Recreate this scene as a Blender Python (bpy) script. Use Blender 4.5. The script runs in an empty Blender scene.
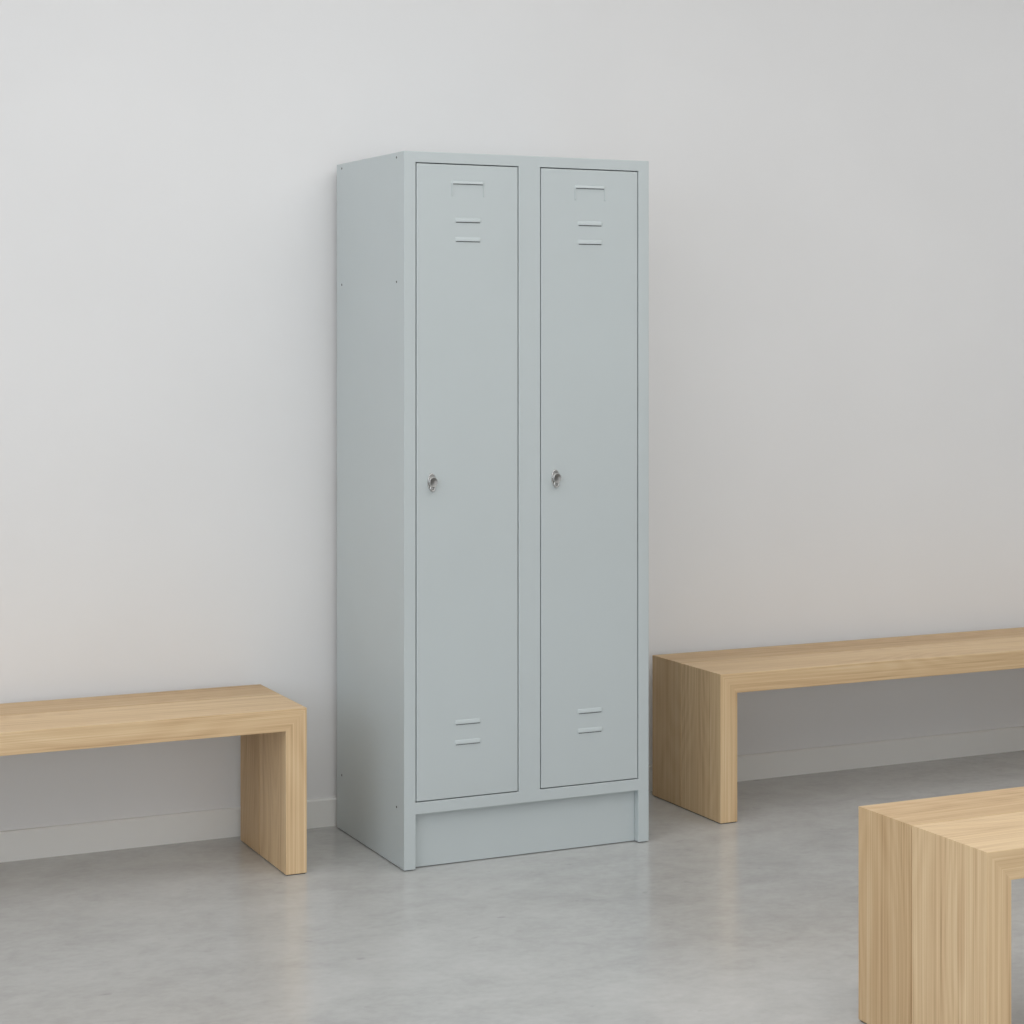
import bpy, bmesh, math
from mathutils import Vector, Matrix
S = bpy.context.scene
COL = S.collection

# ------------------------------------------------------------------ materials
def new_mat(name):
    m = bpy.data.materials.new(name); m.use_nodes = True
    nt = m.node_tree; b = nt.nodes['Principled BSDF']
    return m, nt, b
def N(nt, t, **kw):
    n = nt.nodes.new(t)
    for k, v in kw.items(): setattr(n, k, v)
    return n
def inp(n, **kw):
    for k, v in kw.items(): n.inputs[k.replace('_', ' ')].default_value = v
    return n
def ramp(nt, stops):
    r = N(nt, 'ShaderNodeValToRGB'); e = r.color_ramp.elements
    while len(e) < len(stops): e.new(0.5)
    for k, (p, c) in enumerate(stops):
        e[k].position = p; e[k].color = (*c, 1)
    return r
def srgb(r, g, b):
    f = lambda c: (c/255/12.92 if c/255 <= .04045 else ((c/255+.055)/1.055)**2.4)
    return (f(r), f(g), f(b))
def plain(name, col, rough=.5, metal=0.0, bump=None):
    m, nt, b = new_mat(name)
    b.inputs['Roughness'].default_value = rough; b.inputs['Metallic'].default_value = metal
    tc = N(nt, 'ShaderNodeTexCoord')
    n = inp(N(nt, 'ShaderNodeTexNoise'), Scale=2.0, Detail=3.0)
    nt.links.new(tc.outputs['Object'], n.inputs['Vector'])
    r = ramp(nt, [(.3, tuple(c*.985 for c in col)), (.7, tuple(min(1, c*1.015) for c in col))])
    nt.links.new(n.outputs['Fac'], r.inputs['Fac']); nt.links.new(r.outputs['Color'], b.inputs['Base Color'])
    if bump:
        n2 = inp(N(nt, 'ShaderNodeTexNoise'), Scale=bump[0], Detail=2.0)
        nt.links.new(tc.outputs['Object'], n2.inputs['Vector'])
        bp = inp(N(nt, 'ShaderNodeBump'), Strength=bump[1], Distance=.001)
        nt.links.new(n2.outputs['Fac'], bp.inputs['Height']); nt.links.new(bp.outputs['Normal'], b.inputs['Normal'])
    return m

WALL = plain('white_wall_paint', srgb(230, 230, 230), .9, bump=(220, .12))
CEIL = plain('ceiling_paint', srgb(238, 237, 235), .9)
TRIM = plain('white_trim_paint', srgb(234, 234, 231), .5)
STEEL = plain('light_grey_lacquered_steel', srgb(193, 201, 202), .42, bump=(500, .03))
CHROME = plain('chrome', (.62, .62, .61), .22, 1.0)
KNOB = plain('brushed_knob', (.27, .27, .265), .4, 1.0)
DARK = plain('dark_rivet_and_slot_shade', (.03, .032, .034), .6)  # rivets, and the strips that paint in shade below the lips
RUBBER = plain('dark_felt', (.035, .03, .028), .9)

def concrete():
    m, nt, b = new_mat('polished_concrete'); L = nt.links.new
    tc = N(nt, 'ShaderNodeTexCoord')
    mp = N(nt, 'ShaderNodeMapping'); mp.inputs['Rotation'].default_value = (0, 0, .44); mp.inputs['Scale'].default_value = (.75, 1, 1)
    L(tc.outputs['Object'], mp.inputs['Vector'])
    big = inp(N(nt, 'ShaderNodeTexNoise'), Scale=1.3, Detail=5.0, Roughness=.6, Distortion=.3)
    mid = inp(N(nt, 'ShaderNodeTexNoise'), Scale=9.0, Detail=6.0, Roughness=.62, Distortion=.4)
    fin = inp(N(nt, 'ShaderNodeTexNoise'), Scale=55.0, Detail=4.0, Roughness=.6)
    for n in (big, mid, fin): L(mp.outputs['Vector'], n.inputs['Vector'])
    def mix(a, bb, f):
        x = N(nt, 'ShaderNodeMix', data_type='FLOAT'); x.inputs['Factor'].default_value = f
        L(a, x.inputs['A']); L(bb, x.inputs['B']); return x.outputs['Result']
    v = mix(mix(big.outputs['Fac'], mid.outputs['Fac'], .5), fin.outputs['Fac'], .2)
    r = ramp(nt, [(.36, srgb(172, 172, 170)), (.5, srgb(186, 186, 184)), (.64, srgb(197, 197, 195))])
    L(v, r.inputs['Fac'])
    pits = inp(N(nt, 'ShaderNodeTexNoise'), Scale=24.0, Detail=2.0, Roughness=.5)
    L(mp.outputs['Vector'], pits.inputs['Vector'])
    pr = ramp(nt, [(.70, (1, 1, 1)), (.80, (.82, .82, .82))]); L(pits.outputs['Fac'], pr.inputs['Fac'])
    mm = N(nt, 'ShaderNodeMix', data_type='RGBA', blend_type='MULTIPLY'); mm.inputs['Factor'].default_value = 1
    L(r.outputs['Color'], mm.inputs[6]); L(pr.outputs['Color'], mm.inputs[7])
    L(mm.outputs[2], b.inputs['Base Color'])
    rr = N(nt, 'ShaderNodeMapRange'); rr.inputs['From Min'].default_value = .3; rr.inputs['From Max'].default_value = .7
    rr.inputs['To Min'].default_value = .16; rr.inputs['To Max'].default_value = .22
    L(big.outputs['Fac'], rr.inputs['Value']); L(rr.outputs['Result'], b.inputs['Roughness'])
    return m
FLOOR = concrete()

def oak(name, shift, stops):
    """pale oak; the mesh carries 'grain' = (along the board, across it, depth under the face) so the figure runs round the corners"""
    m, nt, b = new_mat(name); L = nt.links.new
    at = N(nt, 'ShaderNodeAttribute', attribute_name='board')
    gr = N(nt, 'ShaderNodeAttribute', attribute_name='grain')
    off = N(nt, 'ShaderNodeVectorMath', operation='SCALE'); off.inputs['Scale'].default_value = 7.3
    cmb = N(nt, 'ShaderNodeCombineXYZ')
    for k in range(3): L(at.outputs['Fac'], cmb.inputs[k])
    L(cmb.outputs[0], off.inputs[0])
    add = N(nt, 'ShaderNodeVectorMath', operation='ADD'); L(gr.outputs['Vector'], add.inputs[0]); L(off.outputs[0], add.inputs[1])
    def mapped(s_long, s_cross):
        mp = N(nt, 'ShaderNodeMapping')
        mp.inputs['Scale'].default_value = (s_long, s_cross, s_cross); mp.inputs['Location'].default_value = (shift, shift*1.7, shift*.6)
        L(add.outputs[0], mp.inputs['Vector']); return mp.outputs['Vector']
    fine = inp(N(nt, 'ShaderNodeTexNoise'), Scale=1.0, Detail=3.0, Roughness=.6, Distortion=.15); L(mapped(2.4, 380.0), fine.inputs['Vector'])
    mid = inp(N(nt, 'ShaderNodeTexNoise'), Scale=1.0, Detail=2.0, Roughness=.5, Distortion=.25); L(mapped(1.3, 140.0), mid.inputs['Vector'])
    broad = inp(N(nt, 'ShaderNodeTexNoise'), Scale=1.0, Detail=2.0, Roughness=.5, Distortion=.3); L(mapped(.7, 13.0), broad.inputs['Vector'])
    fig = inp(N(nt, 'ShaderNodeTexNoise'), Scale=1.0, Detail=1.0, Roughness=.35, Distortion=.1); L(mapped(1.1, 6.0), fig.inputs['Vector'])
    rings = N(nt, 'ShaderNodeMath', operation='MULTIPLY'); L(fig.outputs['Fac'], rings.inputs[0]); rings.inputs[1].default_value = 120.0
    sn = N(nt, 'ShaderNodeMath', operation='SINE'); L(rings.outputs[0], sn.inputs[0])
    sm = N(nt, 'ShaderNodeMapRange'); sm.inputs['From Min'].default_value = -1; sm.inputs['From Max'].default_value = 1; L(sn.outputs[0], sm.inputs['Value'])
    def mix(a, bb, f):
        x = N(nt, 'ShaderNodeMix', data_type='FLOAT'); x.inputs['Factor'].default_value = f
        L(a, x.inputs['A']); L(bb, x.inputs['B']); return x.outputs['Result']
    v = mix(mix(mix(broad.outputs['Fac'], mid.outputs['Fac'], .62), sm.outputs['Result'], .08), fine.outputs['Fac'], .40)
    r = ramp(nt, [(.33, stops[0]), (.45, stops[1]), (.55, stops[2]), (.67, stops[3])])
    L(v, r.inputs['Fac'])
    hs = N(nt, 'ShaderNodeHueSaturation')
    vv = N(nt, 'ShaderNodeMapRange'); vv.inputs['To Min'].default_value = .80; vv.inputs['To Max'].default_value = 1.08; L(at.outputs['Fac'], vv.inputs['Value'])
    sv = N(nt, 'ShaderNodeMapRange'); sv.inputs['To Min'].default_value = 1.08; sv.inputs['To Max'].default_value = .96; L(at.outputs['Fac'], sv.inputs['Value'])
    hv = N(nt, 'ShaderNodeMapRange'); hv.inputs['To Min'].default_value = .496; hv.inputs['To Max'].default_value = .501; L(at.outputs['Fac'], hv.inputs['Value']); L(hv.outputs['Result'], hs.inputs['Hue'])
    L(vv.outputs['Result'], hs.inputs['Value']); L(sv.outputs['Result'], hs.inputs['Saturation']); L(r.outputs['Color'], hs.inputs['Color'])
    L(hs.outputs['Color'], b.inputs['Base Color'])
    b.inputs['Roughness'].default_value = .5
    bp = inp(N(nt, 'ShaderNodeBump'), Strength=.12, Distance=.0005)
    L(fine.outputs['Fac'], bp.inputs['Height']); L(bp.outputs['Normal'], b.inputs['Normal'])
    return m

# ------------------------------------------------------------------ mesh helpers
def link(name, bm, mats, parent=None, bevel=0, segs=2, loc=None, smooth=False):
    bmesh.ops.recalc_face_normals(bm, faces=bm.faces)
    me = bpy.data.meshes.new(name); bm.to_mesh(me); bm.free()
    for m in (mats if isinstance(mats, (list, tuple)) else [mats]): me.materials.append(m)
    if smooth:
        for p in me.polygons: p.use_smooth = True
    o = bpy.data.objects.new(name, me); COL.objects.link(o)
    if parent: o.parent = parent
    if loc: o.location = loc
    if bevel:
        md = o.modifiers.new('soft_edges', 'BEVEL'); md.width = bevel; md.segments = segs; md.limit_method = 'ANGLE'; md.angle_limit = math.radians(35)
        md.harden_normals = False
    return o
def box(bm, x0, x1, y0, y1, z0, z1, mat=0):
    v = [bm.verts.new(p) for p in ((x0,y0,z0),(x1,y0,z0),(x1,y1,z0),(x0,y1,z0),(x0,y0,z1),(x1,y0,z1),(x1,y1,z1),(x0,y1,z1))]
    fs = [bm.faces.new([v[i] for i in f]) for f in ((0,3,2,1),(4,5,6,7),(0,1,5,4),(1,2,6,5),(2,3,7,6),(3,0,4,7))]
    for f in fs: f.material_index = mat
    return v
def prism(bm, poly, y0, y1, mat=0):
    """polygon in x,z extruded along y"""
    a = [bm.verts.new((x, y0, z)) for x, z in poly]; c = [bm.verts.new((x, y1, z)) for x, z in poly]
    n = len(poly); fs = [bm.faces.new(a), bm.faces.new(c[::-1])]
    for i in range(n): fs.append(bm.faces.new([a[i], c[i], c[(i+1) % n], a[(i+1) % n]]))
    for f in fs: f.material_index = mat
    return a + c
def prism_x(bm, poly, x0, x1, mat=0):
    """polygon in y,z extruded along x"""
    a = [bm.verts.new((x0, y, z)) for y, z in poly]; c = [bm.verts.new((x1, y, z)) for y, z in poly]
    n = len(poly); fs = [bm.faces.new(a), bm.faces.new(c[::-1])]
    for i in range(n): fs.append(bm.faces.new([a[i], c[i], c[(i+1) % n], a[(i+1) % n]]))
    for f in fs: f.material_index = mat
    return a + c
def cells(xs, ys, zs, solid):
    """watertight shell of the solid cells of a grid"""
    bm = bmesh.new(); V = {}
    def vt(i, j, k):
        if (i, j, k) not in V: V[(i, j, k)] = bm.verts.new((xs[i], ys[j], zs[k]))
        return V[(i, j, k)]
    nx, ny, nz = len(xs)-1, len(ys)-1, len(zs)-1
    sol = {(i, j, k): solid((xs[i]+xs[i+1])/2, (ys[j]+ys[j+1])/2, (zs[k]+zs[k+1])/2) for i in range(nx) for j in range(ny) for k in range(nz)}
    for (i, j, k), s in sol.items():
        if not s: continue
        for d, q in (((-1,0,0), ((0,0,0),(0,0,1),(0,1,1),(0,1,0))), ((1,0,0), ((1,0,0),(1,1,0),(1,1,1),(1,0,1))),
                     ((0,-1,0), ((0,0,0),(1,0,0),(1,0,1),(0,0,1))), ((0,1,0), ((0,1,0),(0,1,1),(1,1,1),(1,1,0))),
                     ((0,0,-1), ((0,0,0),(0,1,0),(1,1,0),(1,0,0))), ((0,0,1), ((0,0,1),(1,0,1),(1,1,1),(0,1,1)))):
            if not sol.get((i+d[0], j+d[1], k+d[2]), False):
                bm.faces.new([vt(i+a, j+b_, k+c) for a, b_, c in q])
    bmesh.ops.dissolve_limit(bm, angle_limit=.01, verts=bm.verts[:], edges=bm.edges[:])
    return bm
def ring_solid(bm, profile, n=40, sx=1, sz=1, cx=0, cz=0, mats=None):
    """solid of revolution round the y axis from (radius, y) pairs, squashed to an oval by sx, sz; closed at both ends"""
    loops = []
    for r, y in profile:
        loops.append([bm.verts.new((cx + r*sx*math.cos(2*math.pi*t/n), y, cz + r*sz*math.sin(2*math.pi*t/n))) for t in range(n)])
    for q in range(len(loops)-1):
        for t in range(n):
            f = bm.faces.new([loops[q][t], loops[q][(t+1) % n], loops[q+1][(t+1) % n], loops[q+1][t]])
            f.material_index = mats[q] if mats else 0; f.smooth = True
    f = bm.faces.new(loops[0]); f.material_index = mats[0] if mats else 0
    f = bm.faces.new(loops[-1][::-1]); f.material_index = mats[-1] if mats else 0
def thing(name, label, cat, loc, group=None):
    o = bpy.data.objects.new(name, None); COL.objects.link(o); o.location = loc; o.empty_display_size = .1
    o['label'] = label; o['category'] = cat
    if group: o['group'] = group
    return o
def struct(name, bm, m, bevel=0):
    o = link(name, bm, m, bevel=bevel); o['kind'] = 'structure'; return o

# ------------------------------------------------------------------ the room
WY = 4.926           # face of the wall behind the locker
X0, X1, Y0, ZC = -2.6, 8.2, -3.6, 3.2
def one_box(*a):
    bm = bmesh.new(); box(bm, *a); return bm
struct('floor', one_box(X0-.2, X1+.2, Y0-.2, WY+.2, -.12, 0), FLOOR)
struct('ceiling', one_box(X0-.2, X1+.2, Y0-.2, WY+.2, ZC, ZC+.12), CEIL)
struct('wall_back', one_box(X0-.2, X1+.2, WY, WY+.2, 0, ZC), WALL)
struct('wall_right', one_box(X1, X1+.2, Y0, WY, 0, ZC), WALL)
struct('wall_front', one_box(X0-.2, X1+.2, Y0-.2, Y0, 0, ZC), WALL)
# left wall with the long window the daylight comes through
wy0, wy1, wz0, wz1 = -2.6, 3.4, .9, 2.9
struct('wall_left', cells([X0-.2, X0], [Y0, wy0, wy1, WY], [0, wz0, wz1, ZC], lambda x, y, z: not (wy0 < y < wy1 and wz0 < z < wz1)), WALL)
ys = [wy0]; nm = 4; w = (wy1-wy0)/nm
ysb = sorted([wy0, wy0+.05, wy1-.05, wy1] + [wy0+w*k+s for k in range(1, nm) for s in (-.025, .025)])
def isbar(x, y, z):
    if z < wz0+.05 or z > wz1-.05 or y < wy0+.05 or y > wy1-.05: return True
    return any(abs(y-(wy0+w*k)) < .025 for k in range(1, nm))
struct('window_1', cells([X0-.14, X0-.08], ysb, [wz0, wz0+.05, wz1-.05, wz1], isbar), TRIM)
# skirting along the back wall
bm = bmesh.new(); prism_x(bm, [(WY, .0), (WY-.012, .0), (WY-.012, .072), (WY-.009, .0765), (WY, .0765)], X0, X1)
struct('baseboard_back', bm, TRIM)

# ------------------------------------------------------------------ benches
BH, BD, BT, BL = .4113, .3817, .0545, 1.8
SEAM = .215                       # front board's width
PALE = (srgb(180, 144, 103), srgb(209, 177, 135), srgb(220, 191, 149), srgb(231, 206, 168))
def make_bench(label, x, y, shift, tones):
    """waterfall bench: mitred slab ends, two boards side by side; x, y = its front left corner on the floor"""
    root = thing('oak_bench', label, 'bench', (x, y, 0), 'waterfall oak benches in the room')
    e = .002                      # felt strip under the legs
    wood = oak('pale_oak', shift, PALE)
    spans = ((0, SEAM-.0009), (SEAM+.0009, BD))
    def boards(name, poly, coord, tone):
        bm = bmesh.new(); lay = bm.verts.layers.float.new('board'); gl = bm.verts.layers.float_vector.new('grain')
        wl = bm.edges.layers.float.new('bevel_weight_edge')
        for k, (a, b) in enumerate(spans):
            for v in prism(bm, poly, a, b):
                v[lay] = tone[k]; p = coord(v.co.x, v.co.z); v[gl] = Vector((p[0], v.co.y, p[1]))
        def mitred(p): return abs(p.x-(BH-p.z)) < 1e-5 or abs((BL-p.x)-(BH-p.z)) < 1e-5
        for ed in bm.edges:
            m0, m1 = (mitred(v.co) for v in ed.verts)
            same = abs(ed.verts[0].co.y-ed.verts[1].co.y) > 1e-5
            ed[wl] = 0.0 if (m0 and m1 and abs(ed.verts[0].co.x-ed.verts[1].co.x) > 1e-5 and abs(ed.verts[0].co.x-ed.verts[1].co.x) < BT*1.01) or (m0 and m1 and same) else 1.0
        o = link(name, bm, wood, root, bevel=.0014, segs=2); o.modifiers[0].limit_method = 'WEIGHT'
        return o
    boards('seat', [(0, BH), (BL, BH), (BL-BT, BH-BT), (BT, BH-BT)], lambda x, z: (x, BH-z), tones[0])
    for k, (poly, cf) in enumerate((([(0, BH), (BT, BH-BT), (BT, e), (0, e)], lambda x, z: (z-BH, x)),
                                    ([(BL, BH), (BL, e), (BL-BT, e), (BL-BT, BH-BT)], lambda x, z: (BL+BH-z, BL-x)))):
        lg = boards('leg', poly, cf, tones[0])
        xx = 0 if k == 0 else BL-BT
        link('felt_strip', one_box(xx+.003, xx+BT-.003, .003, BD-.003, 0, e), RUBBER, lg)
    return root
make_bench('pale oak waterfall bench left of the grey locker along the wall', 1.5388-BL, 4.4861, 0.0, ((.75, .12),))
make_bench('pale oak waterfall bench by the wall, its end close to the locker\'s right side', 2.72997, 4.4807, 3.1, ((.70, .08),))
near_bench = make_bench('pale oak waterfall bench nearest the viewer, standing out on the open floor', 2.1590, 2.6546, 6.7, ((.95, .38),))
near_bench.scale = (1, 1, 1.005)          # a touch taller than the two by the wall

# ------------------------------------------------------------------ locker
LX, LY, LW, LD, LH = 1.7635, 4.399, .6962, .494, 1.8
locker = thing('metal_locker', 'tall light grey steel locker with two narrow doors standing against the white wall', 'locker', (LX, LY, 0))
E0 = .0022
D = [(.031, .3153), (.3767, .6645)]          # door openings
DZ0, DZ1 = .1690, 1.7725
def tilt(bm):
    # the cabinet stands a few millimetres out of square
    for v in bm.verts: v.co.z += (v.co.z/LH)*(.005*v.co.x/LW - .0045 + .011*v.co.y/LD)
    return bm
xs = [0, .012, D[0][0], D[0][1], D[1][0], D[1][1], LW-.012, LW]
def body_solid(x, y, z):
    if x < .012 or x > LW-.012 or y > LD-.004 or z > 1.788: return True
    if .139 < z < DZ0: return True
    if y < .022:
        if x < D[0][0] or x > D[1][1]: return True
        if D[0][1] < x < D[1][0] and z > .139: return True
        if z > DZ1: return True
    return False
bmb = cells(xs, [0, .022, LD-.004, LD], [E0, .139, DZ0, DZ1, 1.788, LH], body_solid)
wl = bmb.edges.layers.float.new('bevel_weight_edge')
for ed in bmb.edges:
    p, q = (v.co for v in ed.verts)
    corner = all(abs(c.y) < 1e-5 and min(abs(c.x), abs(c.x-LW)) < 1e-5 for c in (p, q)) and abs(p.z-q.z) > .5
    sharp = len(ed.link_faces) == 2 and ed.calc_face_angle() > .6
    ed[wl] = 1.0 if corner else (.3 if sharp else 0.0)          # folded front corners are rounder than the other edges
body = link('cabinet_body', tilt(bmb), STEEL, locker, bevel=.0045, segs=4)
body.modifiers[0].limit_method = 'WEIGHT'
plinth = link('plinth', tilt(one_box(D[0][0]+.0004, D[1][1]-.0004, .021, .032, E0, .1388)), STEEL, locker)
for z in (1.787, 1.4735, .151):
    for y in (.0513, .4525):
        bm = bmesh.new()
        n = 16
        for rr, d0, d1 in ((.0034, .002, -.0006),):
            a = [bm.verts.new((d0, y+rr*math.cos(2*math.pi*t/n), z+rr*math.sin(2*math.pi*t/n))) for t in range(n)]
            c = [bm.verts.new((d1, y+rr*.85*math.cos(2*math.pi*t/n), z+rr*.85*math.sin(2*math.pi*t/n))) for t in range(n)]
            bm.faces.new(a); bm.faces.new(c[::-1])
            for t in range(n): bm.faces.new([a[t], c[t], c[(t+1) % n], a[(t+1) % n]])
        r = link('rivet', tilt(bm), DARK, locker); r['label'] = 'small dark rivet'

def louvre(bm, cx, zb, w, h=.0125, out=.0024):
    """pressed louvre: slopes out of the sheet downwards, open lip below, rounded ends"""
    n = 24
    rows = []
    # outline samples along x with the projection fading to the ends
    for t in range(n+1):
        s = -1 + 2*t/n
        k = max(0.0, 1-abs(s)**10)**.5
        x = cx + s*w/2
        rows.append([(x, .0008, zb+h*1.0), (x, -out*.45*k, zb+h*.62), (x, -out*.92*k, zb+h*.2), (x, -out*k, zb), (x, -out*.8*k, zb-.0006), (x, .0008, zb+.0012)])
    vs = [[bm.verts.new(p) for p in r] for r in rows]
    for t in range(n):
        for q in range(6):
            f = bm.faces.new([vs[t][q], vs[t+1][q], vs[t+1][(q+1) % 6], vs[t][(q+1) % 6]])
            f.smooth = q < 3
    bm.faces.new(vs[0]); bm.faces.new(vs[-1][::-1])

for k, (a, b) in enumerate(D):
    g = .0014+.0011
    cx = (a+b)/2 + .0005
    door = link('door', tilt(one_box(a+g, b-g, .0, .019, DZ0+g, DZ1-g)), STEEL, locker, bevel=.0016, segs=3)
    for zb in (1.6262, 1.5775, .3567, .3060):
        bm = bmesh.new(); louvre(bm, cx, zb, .073)
        box(bm, cx-.033, cx+.033, -.0002, .001, zb-.0024, zb+.0008, 1)      # dark strip painting in the slot opening and shadow under the lip
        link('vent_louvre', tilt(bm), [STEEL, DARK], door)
    # pressed name card holder
    bm = bmesh.new(); louvre(bm, cx, 1.7225, .090, h=.0085, out=.0034)
    box(bm, cx-.041, cx+.041, -.0002, .001, 1.7206, 1.7230, 1)  # painted-in shade line below the holder's lip
    for s in (-1, 1):
        x = cx + s*.0435
        prism_x(bm, [(.0006, 1.7235), (-.0017, 1.7225), (-.0017, 1.692), (.0006, 1.6895)], x-.0016, x+.0016)
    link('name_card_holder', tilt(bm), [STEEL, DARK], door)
    # turning lock with an eye for a padlock
    lx, lz = a + .0427, .9705
    bm = bmesh.new()
    ring_solid(bm, [(.0115, .0005), (.0115, -.0022), (.0106, -.0032)], sx=1, sz=1.95, cx=lx, cz=lz)                    # oval plate
    ring_solid(bm, [(.0112, -.003), (.0112, -.0120), (.0106, -.0136), (.0100, -.0136), (.0097, -.0130), (.0001, -.0130)],
               sx=1, sz=1.12, cx=lx+.0006, cz=lz+.0005, mats=[0, 0, 0, 1, 1])                                          # knob
    nR, nr = 28, 10
    loops = []
    for t in range(nR):
        th = 2*math.pi*t/nR; lp = []
        for q in range(nr):
            ph = 2*math.pi*q/nr; R_, r_ = .0062, .0018
            lp.append(bm.verts.new((lx + (R_+r_*math.cos(ph))*math.cos(th), -.0078 + r_*math.sin(ph), lz-.0155 + (R_+r_*math.cos(ph))*math.sin(th))))
        loops.append(lp)
    for t in range(nR):
        for q in range(nr):
            f = bm.faces.new([loops[t][q], loops[(t+1) % nR][q], loops[(t+1) % nR][(q+1) % nr], loops[t][(q+1) % nr]]); f.smooth = True
    # short post carrying the eye
    box(bm, lx-.003, lx+.003, -.0078, -.001, lz-.024, lz-.0195)
    lk = link('lock', tilt(bm), [CHROME, KNOB], door); lk['label'] = 'chrome turning lock'

# ------------------------------------------------------------------ light
def area(name, loc, rot, sx, sy, power, col=(1, 1, 1), spread=math.pi):
    l = bpy.data.lights.new(name, 'AREA'); l.shape = 'RECTANGLE'; l.size = sx; l.size_y = sy; l.energy = power; l.color = col; l.spread = spread
    o = bpy.data.objects.new(name, l); COL.objects.link(o); o.location = loc; o.rotation_euler = rot
    return o
# LIGHTS
# weak daylight through the long left window
area('window_daylight', (X0-.03, (wy0+wy1)/2, (wz0+wz1)/2), (0, -math.pi/2, 0), wz1-wz0, wy1-wy0, 24, (.97, .985, 1))
# unseen lamps added for the overhead light: a row of three near the wall, one behind them over the floor
for nm_, x_, y_, p_ in (('left', -.9, 2.8, 26), ('middle', 2.2, 2.8, 22), ('right', 5.3, 2.8, 25), ('rear', 2.2, 0, 29)):
    area('added_ceiling_light_' + nm_, (x_, y_, ZC-.03), (0, 0, 0), 3.0, 2.6, p_)
# unseen fill lamps added before the solid front wall, behind the viewer
area('front_fill_left', (-.9, Y0+.03, 1.55), (math.pi/2, 0, 0), 3, 2.5, 47)
area('front_fill_right', (2.5, Y0+.03, 1.55), (math.pi/2, 0, 0), 3.4, 2.5, 20)
W = bpy.data.worlds.new('sky'); S.world = W; W.use_nodes = True
W.node_tree.nodes['Background'].inputs[0].default_value = (.8, .88, 1, 1); W.node_tree.nodes['Background'].inputs[1].default_value = 1.0

# ------------------------------------------------------------------ camera
cd = bpy.data.cameras.new('camera'); cam = bpy.data.objects.new('camera', cd); COL.objects.link(cam)
cam.location = (0, 0, 1.27199); cam.rotation_euler = (math.pi/2, 0, -.43793)
cd.sensor_width = 36; cd.lens = 1900.49/1024*36; cd.shift_y = -(512-360.92)/1024; cd.clip_start = .05
S.camera = cam
vs = S.view_settings
S.display_settings.display_device = 'sRGB'
vs.view_transform = 'Standard'; vs.look = 'None'; vs.gamma = 1; vs.use_curve_mapping = False; vs.exposure = 0.18
